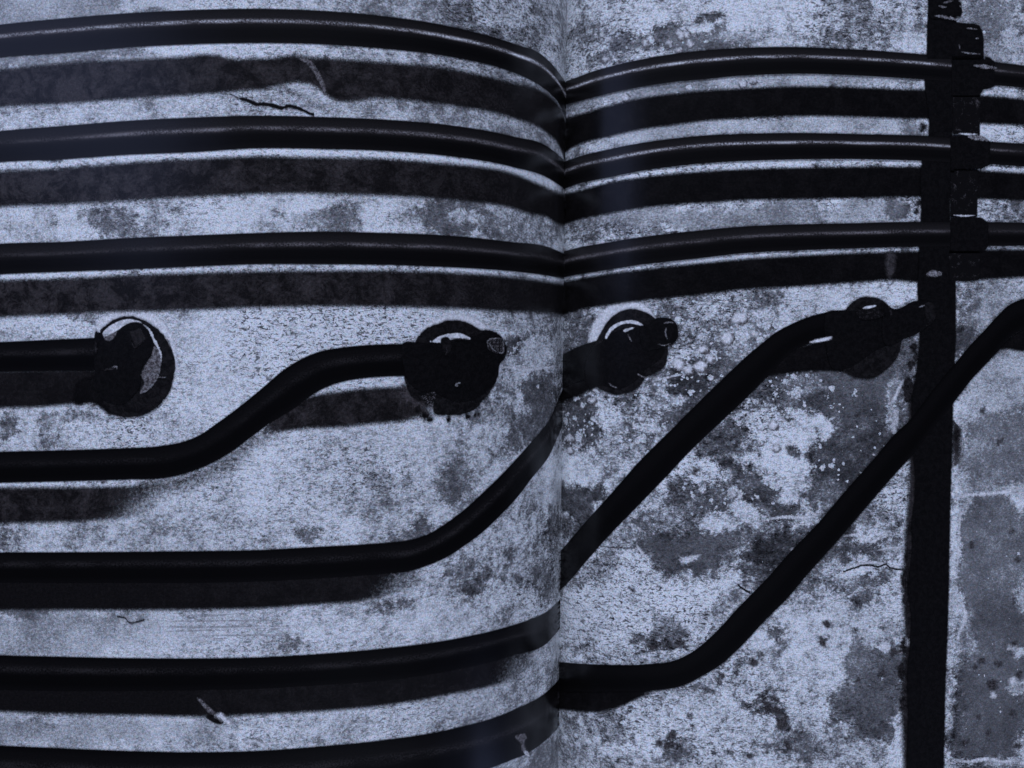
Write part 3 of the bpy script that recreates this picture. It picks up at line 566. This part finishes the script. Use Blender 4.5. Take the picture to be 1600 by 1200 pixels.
for k in range(11):
    y = 958 + k * 4.1 + rng.normal(0, .8); x0 = 235 + rng.uniform(0, 90); x1 = x0 + rng.uniform(60, 190)
    glint('L', [(x0, y), ((x0 + x1) / 2, y + rng.normal(0, 1)), (x1, y - 1.5)], rng.uniform(1.0, 2.2), M_scrape if k % 2 else M_halo, 0.00004)  # pale scratches in the lower plaster band
# cracks, chips
CR=[(357,146),(364,149),(372,153),(383,156),(392,159),(400,163),(412,163),(421,164),(430,166),(440,169),(450,166),(462,168),(475,173),(485,178),(491,179)]
cr=resample(CR,3); wv=np.interp(np.arange(len(cr)),[0,6,12,25,36,len(cr)-1],[.6,2,3.6,3.8,3.4,2.6])+rng.normal(0,.5,len(cr))
strip_ab('printed_crack','L',cr-np.stack([0*wv,np.abs(wv)],-1)*.8,cr+np.stack([0*wv,np.abs(wv)],-1)*.8,'pipe',M_black,'dark printed crack above the second pipe',rows=5)
CR=[(183,963),(190,964),(197,966),(200,971),(206,973),(212,972),(220,970),(226,968)]
cr=resample(CR,3); strip_ab('printed_crack','L',cr+[0,-1.1],cr+[0,1.1],'pipe',M_dark,'short printed crack in the lower plaster band',rows=5)
blob('printed_edge','L',[(466,92),(480,100),(489,112),(497,126),(503,138),(506,150),(509,140),(506,128),(498,112),(488,98),(476,91)],'pipe',mat_ink('printed_plaster_edge',.03,.18,rag=5,sc=.2),'ragged plaster edge breaking the top shadow')
blob('printed_edge','L',[(336,1118),(345,1114),(352,1120),(362,1130),(356,1131),(346,1126)],'pipe',M_halo,'bright plaster chip under the lower pipe',feather=2)
blob('printed_chip','L',[(322,1120),(334,1116),(350,1127),(345,1131),(333,1128)],'pipe',M_dark,None)
blob('printed_chip','L',[(308,1090),(313,1092),(325,1102),(338,1116),(330,1116),(318,1104)],'pipe',M_chip,None)
blob('printed_edge','L',[(259,1003),(262,1004),(266,1014),(273,1027),(268,1025),(263,1014)],'shadow',M_white,None,feather=2)
blob('printed_edge','L',[(378,1158),(392,1155),(405,1157),(414,1163),(412,1168),(400,1161),(386,1161)],'shadow',M_halo,None,feather=2)
blob('printed_mark','L',[(805,1149),(818,1146),(822,1152),(818,1160),(821,1172),(815,1174),(812,1160),(806,1155)],'disc',M_chip,'small grey mark on the lowest pipe by the gutter')
blob('printed_mark','L',[(817,1173),(823,1173),(827,1182),(821,1180)],'disc',M_white,None)

# ------------------------------------------------------------------ right page
R = 1945
Q1t=[(870,134),(885,127.5),(900,122),(925,112.5),(950,105.4),(1000,93.7),(1050,85),(1100,79),(1150,75.7),(1200,74),(1250,74),(1300,76),(1350,78.3),(1400,82),(1445,85.5),(1500,91),(1555,97.5),(1600,103),(1950,160)]
Q1b=[(870,170),(885,164),(900,160),(950,147),(1000,136.6),(1050,129),(1100,124.5),(1150,119.5),(1200,117),(1250,115.8),(1300,117),(1400,122),(1445,125),(1500,129.5),(1600,138),(1950,195)]
T1t=[(870,190),(885,184),(900,180),(950,166),(1000,154),(1050,147),(1100,142),(1150,139),(1250,135),(1350,137),(1400,139.4),(1445,140),(1535,149),(1600,155),(1950,212)]
T1b=[(870,244),(884,237),(900,228),(950,214),(1000,202.6),(1050,195.5),(1100,189),(1150,185.6),(1250,181.5),(1350,183),(1400,185),(1445,186),(1530,193),(1600,196),(1950,250)]
Q2t=[(870,258),(885,252),(900,246.5),(950,234),(1000,224),(1050,217),(1100,212),(1150,209.7),(1250,208),(1350,210),(1400,211),(1445,212.5),(1500,217),(1545,221.5),(1600,225),(1950,275)]
Q2b=[(870,300),(885,294.7),(900,289),(950,278),(1000,268),(1050,261),(1100,255.6),(1150,252.7),(1250,249.5),(1350,249.3),(1400,250.5),(1445,252),(1600,261),(1950,308)]
T2t=[(870,308),(885,302),(900,299),(950,286),(1000,278),(1050,272),(1100,268),(1150,265),(1250,262),(1350,260.7),(1445,261),(1545,267),(1600,270.6),(1950,320)]
T2b=[(870,355),(885,350),(900,345),(950,334),(1000,325.5),(1050,320),(1100,317),(1150,313.5),(1250,311),(1350,309),(1445,308),(1530,311),(1600,313.6),(1950,360)]
Q3t=[(870,397),(885,392),(900,388),(950,379),(1000,371),(1050,364.6),(1100,359.5),(1150,354.8),(1250,350.5),(1350,348.5),(1400,347),(1435,346.8),(1540,347),(1600,348),(1950,375)]
Q3b=[(870,437),(885,433),(900,430),(950,422),(1000,414),(1050,408.5),(1100,403),(1150,397),(1250,391.5),(1350,388),(1435,386),(1540,385),(1600,384.5),(1950,410)]
T3t=[(870,443),(885,439),(900,436.6),(950,428),(1000,422),(1050,416),(1100,411),(1150,406),(1250,399.5),(1350,395),(1435,392),(1540,390),(1600,390),(1950,415)]
T3b=[(870,495),(885,490),(900,485.6),(950,477),(1000,470),(1050,465),(1100,460),(1150,453.5),(1250,447.5),(1350,440),(1400,438),(1430,441),(1490,439),(1530,437),(1600,433),(1950,455)]
nsh=lambda X,Y: np.full(X.shape,.5)
band('printed_shadow','R',T1t,T1b,'shadow',M_shadow_d,'printed shadow band under the topmost pipe, right page',870,R,feather=6)
band('printed_shadow','R',T2t,T2b,'shadow',M_shadow_d,'printed shadow band under the second pipe from the top, right page',870,R,feather=6)
band('printed_shadow','R',T3t,T3b,'shadow',M_shadow_d,'printed shadow band under the third pipe from the top, right page',870,R,feather=6)
band('printed_pipe','R',Q1t,Q1b,0.00027,M_pipe,'topmost printed pipe on the right page, with a pale sheen line',870,R,rows=19,extra=hl([885,950,1050,1250,1450,1480,1600],[1.4,1.7,1.3,.8,1.1,.5,.05]))
band('printed_pipe','R',Q2t,Q2b,0.00027,M_pipe,'second printed pipe from the top, right page',870,R,rows=19,extra=hl([885,950,1050,1250,1450,1500,1600],[.6,1.2,1.1,.95,.8,.5,.05]))
band('printed_pipe','R',Q3t,Q3b,0.00027,M_pipe2,'third printed pipe from the top, right page',870,R,rows=19,extra=hl([885,950,1150,1300,1420,1480,1600],[.7,.7,.4,.6,.8,.2,.1]))
# stub from the gutter to flange three
blob('printed_halo','R',ellipse(975,530,54,62,rot=24),0.00003,M_halo,None,feather=6)
strip('printed_shadow','R',[(868,575),(900,570),(940,560)],[(868,632),(900,620),(915,613),(945,598)],'pipe',M_shadow_d,None,feather=6)
strip('printed_pipe','R',[(866,560),(881,553.6),(900,543.7),(930,533),(950,528)],[(866,612),(881,606),(900,598),(930,588),(950,580)],'post',M_pipeb,'short printed pipe leaving the gutter for the round flange, right page')
blob('printed_flange','R',[(931,536),(938,522),(950,502),(965,489),(985,482.5),(1004,486),(1022,496),(1034,515),(1043,540),(1043,556),(1038,573),(1018,586),(1008,591),(1000,603),(985,613),(965,616.5),(946,612),(932,602),(925,580),(925,555)],'disc',M_dark,'round printed flange beside the gutter, right page')
blob('printed_highlight_or_streak','R',[(946,528),(950,518),(958,509),(970,503),(985,500.5),(998,503),(1006,509),(998,508),(985,505.5),(972,507),(960,514),(952,523),(949,529)],'over',M_white,'thin white arc on the flange beside the gutter',step=1.5)
blob('printed_valve','R',[(926,545),(940,536),(952,524),(972,516),(1000,512),(1022,520),(1036,540),(1032,560),(1008,578),(990,598),(965,608),(940,602),(922,606),(915,580)],0.00026,M_black,'black valve body on the flange beside the gutter',feather=3)
blob('printed_highlight_or_streak','R',[(974,516),(982,513),(991,512),(986,515),(977,519)],'over',M_white,None,step=1.0,feather=1)
blob('printed_valve','R',[(1000,512),(1014,508),(1020,500),(1032,496),(1047,498),(1057,506),(1060,520),(1058,530),(1050,539),(1040,541),(1026,546),(1005,545)],'top',M_black,'black bolt end jutting from the flange beside the gutter')
glint('R',[(1037.0, 505.25), (1046.0, 503.8), (1053.5, 505.0)],1.8,M_greyhl)
glint('R',[(1041.0, 512.0), (1040.0, 522.0), (1043.0, 530.0)],2.0,M_greyhl)
glint('R',[(1028.0, 537.75), (1038.0, 539.75), (1048.0, 536.75)],1.6,M_greyhl)
glint('R',[(981.75, 522.0), (984.75, 529.0), (987.75, 534.0)],1.6,M_greyhl)
glint('R',[(951.5, 598.0), (957.5, 603.0), (965.5, 606.5)],2.0,M_greyhl)
glint('R',[(996.0, 583.5), (1002.0, 587.75), (1010.0, 589.5)],1.6,M_greyhl)
# upper diagonal pipe with flange four
A=[(866,873),(876.5,861),(913,818),(956,770),(998,722),(1041,679),(1083,637),(1129,592),(1150,572),(1168,555),(1190,537),(1211,520),(1235,507),(1263,495.5),(1291,488),(1323,484),(1350,483)]
B=[(866,930),(882,916),(913,880.5),(956,832),(998,789),(1041,744.5),(1083,700),(1126,659.5),(1150,637),(1170,618),(1190,597),(1212,574),(1240,548),(1265,537),(1298,530),(1325,536),(1350,540)]
strip('printed_shadow','R',[(1175,605),(1200,565),(1240,545),(1300,533),(1345,535)],[(1180,606),(1198,590),(1235,583),(1300,580),(1345,585)],'shadow',M_shadow_d,'printed shadow beneath the upper diagonal pipe by its flange',feather=6)
strip('printed_pipe','R',A,B,'pipe',M_pipeb,'upper diagonal printed pipe from the gutter up to the flange near the post',rows=15)
blob('printed_highlight_or_streak','R',[(1264,535),(1272,531),(1284,528),(1298,526),(1298,530),(1284,534),(1270,536)],'over',M_greyhl,None,step=1.5)
blob('printed_highlight_or_streak','R',[(1264,535),(1280,529.5),(1298,526.5),(1294,531),(1278,534.5)],'top',M_white,None,step=1.5,feather=1)
blob('printed_flange','R',[(1318,488),(1328,475),(1342,465.5),(1358,463.8),(1376,468),(1390,480),(1400,500),(1408,520),(1407,540),(1400,560),(1386,576),(1368,589),(1350,592),(1330,588),(1314,576),(1305,555),(1303,520)],'disc',M_dark,'round printed flange at the top of the upper diagonal pipe')
blob('printed_valve','R',[(1290,490),(1318,486),(1345,486),(1375,484),(1398,490),(1404,515),(1395,535),(1372,545),(1350,560),(1325,575),(1300,575),(1290,540)],0.00026,M_black,'black valve body on the flange near the post',feather=3)
blob('printed_highlight_or_streak','R',[(1347,482),(1354,478.5),(1368,477),(1365,480),(1354,483)],'over',M_white,'small white sliver on the flange near the post',step=1.5,feather=1)
blob('printed_valve','R',[(1380,480),(1396,483),(1408,480),(1422,472),(1438,469.5),(1450,473),(1455,490),(1448,508),(1435,520),(1412,530),(1380,536)],0.00044,M_black,'black bolt arm reaching from the flange across the post')
blob('printed_bolt','R',[(1444,474),(1455,474),(1461,484),(1460,496),(1452,506),(1446,500)],0.00048,M_dark,None)
blob('printed_plate','R',[(1336,486),(1352,483),(1372,484),(1380,492),(1366,498),(1345,499)],0.00044,mat_ink('printed_worn_edge',.005,.03,sc=.2,contrast=(.5,.65)),None,feather=3)
glint('R',[(1384,477),(1390,485),(1391,497)],2.5,M_mark)
glint('R',[(1440,509),(1447,508.5),(1453,506)],1.5,M_mark)
glint('R',[(1434.0, 480.0), (1440.0, 478.35), (1446.0, 476.75)],1.7,M_greyhl)
# lower diagonal pipe
A=[(862,1033),(874,1034),(942,1038),(1012,1037),(1055,1031),(1083,1017),(1112,993),(1154,948),(1197,904),(1236,860),(1277.5,817),(1320,767),(1362.5,719),(1399,676.5),(1422,655),(1455,612),(1493,566),(1518,536),(1538,515),(1558,493),(1575,477),(1600,466),(1640,458),(1950,480)]
B=[(862,1080),(900,1080),(984,1079.6),(1027,1078),(1069,1070),(1097.5,1055.5),(1126,1038),(1154,1013),(1197,967),(1226.5,938),(1263,895),(1306,847),(1348,798),(1391,748),(1426,709),(1460,664),(1489,629),(1518,592),(1547,561),(1562,543),(1580,525),(1600,514),(1640,506),(1950,530)]
band('printed_shadow','R',[(862,1075),(1000,1075),(1040,1073)],[(862,1108),(942,1111),(970,1104),(993,1093),(1040,1078)],'shadow',M_shadow_d,'printed shadow where the lower diagonal pipe meets the gutter',866,1035,feather=6,fade=lambda a,t: np.clip((1-a)*4,0,1))
strip('printed_shadow','R',[(1545,555),(1570,532),(1600,512),(1700,505),(1950,520)],[(1550,560),(1562,548),(1600,549),(1700,552),(1950,575)],'shadow',M_shadow_d,'printed shadow under the lower diagonal pipe at the right edge',feather=6)
strip('printed_pipe','R',A,B,0.00028,M_pipeb,'lower diagonal printed pipe crossing the vertical post',rows=15)
# post
L_=[(1452,-250),(1450,0),(1448,60),(1447,90),(1444,130),(1450,180),(1450,210),(1440,250),(1438,330),(1435,400),(1433,460),(1436,520),(1431,580),(1424,630),(1427,713),(1429,770),(1424,812),(1424,860),(1420,897),(1418,926),(1423,960),(1421,1000),(1417,1060),(1418,1120),(1416,1200),(1412,1450)]
R_=[(1496,-250),(1494,0),(1493,60),(1493,90),(1491,130),(1490,180),(1488,210),(1486,250),(1484,330),(1487,400),(1493,445),(1493,520),(1491,580),(1488.6,630),(1487,713),(1485,770),(1484,812),(1483,860),(1482.5,897),(1482,926),(1481,960),(1480,1000),(1477,1060),(1476,1120),(1474,1200),(1468,1450)]
strip_ab('printed_post','R',resample(L_,6),np.stack([np.interp(resample(L_,6)[:,1],[p[1] for p in R_],[p[0] for p in R_]),resample(L_,6)[:,1]],-1),'disc',M_blackr,'black vertical printed post clamping the pipes',feather=3,rows=9)
# ragged dark edge left of the post
strip('printed_stain','R',[(1434,590),(1426,600),(1421,620),(1420,660),(1421,760),(1414,840),(1411,920),(1414,1000),(1409,1080),(1412,1200),(1408,1450)],[(1436,590),(1436,600),(1436,620),(1434,660),(1434,760),(1430,840),(1430,920),(1430,1000),(1425,1080),(1428,1200),(1420,1450)],'shadow',M_shadow,None,feather=5)
strip('printed_stain','R',[(1488,655),(1489,700),(1488,730)],[(1500,668),(1502,700),(1497,725)],'shadow',M_smear,None,feather=5,fade=lambda a,t: .75+0*t)
# brackets
blob('printed_bracket','R',[(1448,-120),(1500,-110),(1500,0),(1503,20),(1500,27),(1480,26),(1450,30)],'over',M_black,'top bracket stub with scratched pale marks',round_=False,feather=2)
blob('printed_bracket','R',[(1448,34),(1460,30),(1487,35),(1507.5,37),(1522,37.5),(1530,41),(1534,50),(1536,60),(1536,92),(1448,92)],'over',M_black,'square bracket plate beside the post above the topmost pipe',round_=False,feather=2)
glint('R',[(1458.0, 25.5), (1478.0, 28.5), (1500.0, 33.0)],4.0,M_greyhl)
glint('R',[(1500.0, 82.0), (1514.0, 84.25), (1530.0, 85.75)],2.0,M_greyhl)
blob('printed_clamp','R',[(1486,88),(1530,88),(1545,90),(1553,97),(1553,135),(1546,139),(1535,141),(1530,150),(1486,150)],'over',M_black,'clamp gripping the topmost pipe at the post',round_=False,feather=2)

glint('R',[(1519.0, 103.0), (1540.0, 105.5), (1556.0, 107.5)],5.3,M_greyhl)
blob('printed_bracket','R',[(1488,150),(1531,150),(1530,212),(1488,212)],'over',M_iron,'worn iron spacer between the first and second pipes',round_=False,feather=2)
glint('R',[(1496.0, 209.25), (1510.0, 210.5), (1526.0, 210.5)],2.8,M_white)
blob('printed_clamp','R',[(1484,213),(1530,212),(1538,216),(1546,222),(1546,258),(1535,263),(1528,268),(1484,268)],'over',M_black,'clamp gripping the second pipe at the post',round_=False,feather=2)
blob('printed_highlight_or_streak','R',[(1512,212),(1530,213),(1543,220),(1530,220),(1515,217)],'top',M_greyhl,None)

blob('printed_bracket','R',[(1484,266),(1527,266),(1526,338),(1484,338)],'over',M_iron,'worn iron spacer between the second and third pipes',round_=False,feather=2)
glint('R',[(1488.0, 336.5), (1505.0, 337.75), (1522.0, 337.0)],2.2,M_white)
blob('printed_clamp','R',[(1484,338),(1524,338),(1534,341),(1543,348),(1543,386),(1536,393),(1484,393)],'over',M_black,'clamp gripping the third pipe at the post',round_=False,feather=2)
blob('printed_bracket','R',[(1482,392),(1530,392),(1529,436),(1510,440),(1482,438)],'over',M_iron,'lowest worn iron bracket beside the post',round_=False,feather=2)
blob('printed_highlight_or_streak','R',[(1446,430),(1456,423),(1470,426),(1464,432)],'top',M_greyhl,None)
blob('printed_highlight_or_streak','R',[(1386,395),(1398,398),(1396,425),(1388,435),(1384,415)],'pipe',mat_ink('printed_faint_patch',.02,.06,soft=4,rag=8),None,feather=4)
for p_, w_ in (([(1472,6),(1480,4),(1488,2)],2.5),([(1465,10),(1472,12),(1478,12)],3),([(1496,3),(1500,2),(1504,4)],3),([(1498,12),(1500,10)],3),([(1508,45),(1518,46),(1526,47)],1.5),([(1522,61),(1528,61)],1.5),([(1497,70),(1498,78)],1.2)):
    glint('R',p_,w_)
# dark nicks and flakes on the plaster edges beside the post
M_nick = mat_ink('printed_nick', 0.004, 0.03, soft=2.5, rag=9)
M_pit = mat_ink('printed_pit_grey', 0.012, 0.09, soft=3.0, rag=9, sc=.25)
for q in ((1428,545,5,9),(1431,560,4,6),(1424,570,6,7),(1432,585,4,8),(1420,610,9,20),(1442,198,5,7),(1432,330,4,5),(1438,318,5,6),(1418,690,4,6),(1419,870,5,12),(1414,905,5,16),(1417,935,6,9),(1412,1010,6,12),(1409,1050,6,14),(1412,1100,6,12),(1495,678,6,12),(1421,1140,6,9)):
    blob('printed_pit','R',ellipse(*q,n=10),'shadow',M_nick,None,wobble=1.2,step=2,feather=4)
for q in ((1441,130,4,6),(1440,330,4,10),(1429,580,2,4),(1400,655,3,12),(1396,668,2.5,7),(1418,1004,3,5),(1383,1010,6,7),(1580,1012,6,5),(1583,1064,6,6),(1552,1085,4,5)):
    blob('printed_flake','R',ellipse(*q,n=9),'shadow',M_halo,None,wobble=1.0,step=1.5,feather=2)
for q in ((1078,68,4,4.5),(1063,54,5,7),(1046,68,3,4),(1072,53,4,5),(1008,67,3.5,4.5),(946,92,3.5,4),(1060,78,4,3),(977,152,4,6),(1160,130,5,6),(1175,125,6,4),(1155,496,12,8),(1136,528,9,9),(1097,545,8,5),(1094,572,9,7),(1110,560,6,5),(1060,568,8,9),(1075,577,7,6),(1208,664,7,6),(1212,699,5,5),(925,625,5,4),(1002,653,5,4),(890,684,5,5),(891,704,4,4),(1145,772,5,5),(1240,860,4,3)):
    blob('printed_pit','R',ellipse(q[0]+1.3,q[1]+1.6,q[2]+1.6,q[3]+1.6,n=11,rot=30),0.00003,M_chip,None,wobble=.6,step=1.5)
    blob('printed_lichen','R',ellipse(*q,n=11,rot=-20),0.00005,M_halo,None,wobble=.9,step=1.5,feather=1.5)
glint('L',[(779,573),(800,575),(815,578),(835,577),(850,575),(862,573),(868,572),(877,577)],5,M_halo,0.00005)
glint('R',[(1015,598),(1030,593),(1050,588),(1072,584)],2.5,M_halo,0.00005)
glint('R',[(1412,592),(1405,606),(1398,622),(1392,634)],5,M_halo,0.00005)
for pts, wd in (([(1195,812),(1225,808),(1255,809),(1284,804)],5),([(1318,838),(1335,836),(1350,843),(1364,846),(1378,836),(1392,828)],5),([(1330,888),(1345,881),(1365,879),(1390,884),(1412,884)],4),([(1060,868),(1070,874),(1082,871),(1096,866)],4),
               ([(1488,776),(1520,773),(1560,770),(1600,764)],6),([(1500,790),(1498,840),(1495,900)],3.5),([(1490,930),(1505,948),(1508,965),(1500,985),(1494,1010)],5),([(1370,860),(1390,856),(1412,856)],2.5),([(994,851),(1000,860),(1008,868)],5),([(1487,1185),(1510,1190),(1540,1186),(1575,1190),(1600,1186)],5)):
    glint('R',pts,wd,M_halo,0.00005)  # pale ridges and mortar lines of the printed wall
for q in ((1518,852,3,5),(1580,830,3,3),(1535,1033,4,3),(1560,1037,5,3),(1523,1042,2,3),(1550,1070,5,8),(1583,1008,6,5),(1590,875,3,3),(1582,1115,4,4),(1530,1120,3,3),(1508,1160,5,3),(1545,1145,3,3),(1592,1055,4,5),(1562,690,3,3),(1535,640,2,3),(1590,1165,4,3),(1377,1052,4,4),(1341,1062,3,4),(1398,1018,6,4),(1336,985,3,4),(1208,1108,11,6),(1222,1128,6,10),(1210,1092,8,4),(1197,1100,7,5),(1150,1052,3,5),(1127,1054,5,3),(1124,1063,4,3),(1188,1022,3,3),(1178,1035,5,7),(1020,1012,10,4),(1006,1017,6,3),(1062,1003,6,4),(1050,1150,5,8),(1047,1163,8,4),(1030,1160,7,5),(1078,1120,3,3),(1062,1166,4,4),(1138,1175,6,4),(1170,1180,8,4),(1230,1165,7,4),(988,922,3,3),(1088,735,5,4),(1050,763,7,2.5),(1292,975,4,5),(1285,1003,5,8)):
    blob('printed_pit','R',ellipse(q[0],q[1],q[2]*rng.uniform(.8,1.5),q[3]*rng.uniform(.7,1.1),n=10,rot=rng.uniform(-50,50)),'shadow',M_pit,None,wobble=1.3,step=1.6,feather=3)
# cracks right of centre
for CR,wd_,m_ in (([(1318,893),(1330,889),(1345,884),(1360,883),(1372,885),(1385,882),(1392,888),(1400,889),(1412,889)],1.2,M_black),
               ([(1153,913),(1158,918),(1164,922),(1172,925)],1.6,M_black),([(938,854),(955,855),(975,856),(992,856)],.8,M_chip)):
    cr=resample(CR,3)+rng.normal(0,.35,(len(resample(CR,3)),2)); strip_ab('printed_crack','R',cr+[0,-wd_],cr+[0,wd_],'shadow',m_,None,rows=5)
strip('printed_seam','R',[(1396,640),(1397,655),(1394,665),(1396,678)],[(1401,640),(1402,655),(1399,665),(1401,678)],'shadow',M_halo,None,feather=2,step=3)

# ------------------------------------------------------------------ page blocks, cover, table
def mat_edge():
    n = N('page_edges'); tc = n.t.nodes.new('ShaderNodeTexCoord')
    v = n.noise(n.scale(tc.outputs['Object'], (3, 3, 900)), 3.0, 2, 0.5)
    return n.finish(n.tint(n.mix(v, 0.5, 0.78), (1, .97, .9)), rough=.7)
def mat_plain(name, lo, hi, sc, rough, stretch=(1, 1, 1)):
    n = N(name); tc = n.t.nodes.new('ShaderNodeTexCoord')
    v = n.noise(n.scale(tc.outputs['Object'], stretch), sc, 6, 0.6)
    return n.finish(n.tint(v if lo is None else n.mix(v, lo, hi), (1, .8, .62)), rough=rough)
M_edge = mat_edge(); M_cover = mat_plain('cover_cloth', .015, .04, 400, .7); M_table = mat_plain('table_wood', .03, .10, 8, .45, (1, 9, 9))
ZB = -0.2620
for side in 'LR':
    x0, x1 = (-348, XG0) if side == 'L' else (XG0, 1948)
    xs = np.linspace(x0, x1, 90)
    V = []; Fc = []
    for Yv in (-248, 1448):
        g = xs + (xg(Yv) - XG0)
        p = point(side, g, np.full_like(g, Yv), -0.0004)
        for k in range(len(xs)):
            V.append(tuple(p[k])); V.append((p[k][0], p[k][1], ZB))
    n = len(xs)
    a = lambda r, k, b: r * 2 * n + 2 * k + b
    for k in range(n - 1):
        Fc += [(a(0,k,0), a(1,k,0), a(1,k+1,0), a(0,k+1,0)), (a(0,k,1), a(0,k+1,1), a(1,k+1,1), a(1,k,1)),
               (a(0,k,0), a(0,k+1,0), a(0,k+1,1), a(0,k,1)), (a(1,k,0), a(1,k,1), a(1,k+1,1), a(1,k+1,0))]
    Fc += [(a(0,0,0), a(0,0,1), a(1,0,1), a(1,0,0)), (a(0,n-1,0), a(1,n-1,0), a(1,n-1,1), a(0,n-1,1))]
    me = bpy.data.meshes.new('page_block'); me.from_pydata(V, [], Fc); me.update()
    link('page_block', me, M_edge, book)
def box(name, x0, x1, y0, y1, z0, z1, mat, parent):
    import bmesh
    bm = bmesh.new(); bmesh.ops.create_cube(bm, size=1)
    for v in bm.verts: v.co = ((x0+x1)/2 + v.co.x*(x1-x0), (y0+y1)/2 + v.co.y*(y1-y0), (z0+z1)/2 + v.co.z*(z1-z0))
    bmesh.ops.bevel(bm, geom=bm.edges[:], offset=min(.0012, (z1-z0)*.3), segments=2, affect='EDGES')
    me = bpy.data.meshes.new(name); bm.to_mesh(me); bm.free()
    return link(name, me, mat, parent)
box('cover', -0.205, 0.235, -0.165, 0.165, -0.2660, -0.2622, M_cover, book)
tb = box('table_top', -1.0, 1.0, -0.6, 0.6, -0.296, -0.2662, M_table, None); tb['kind'] = 'structure'
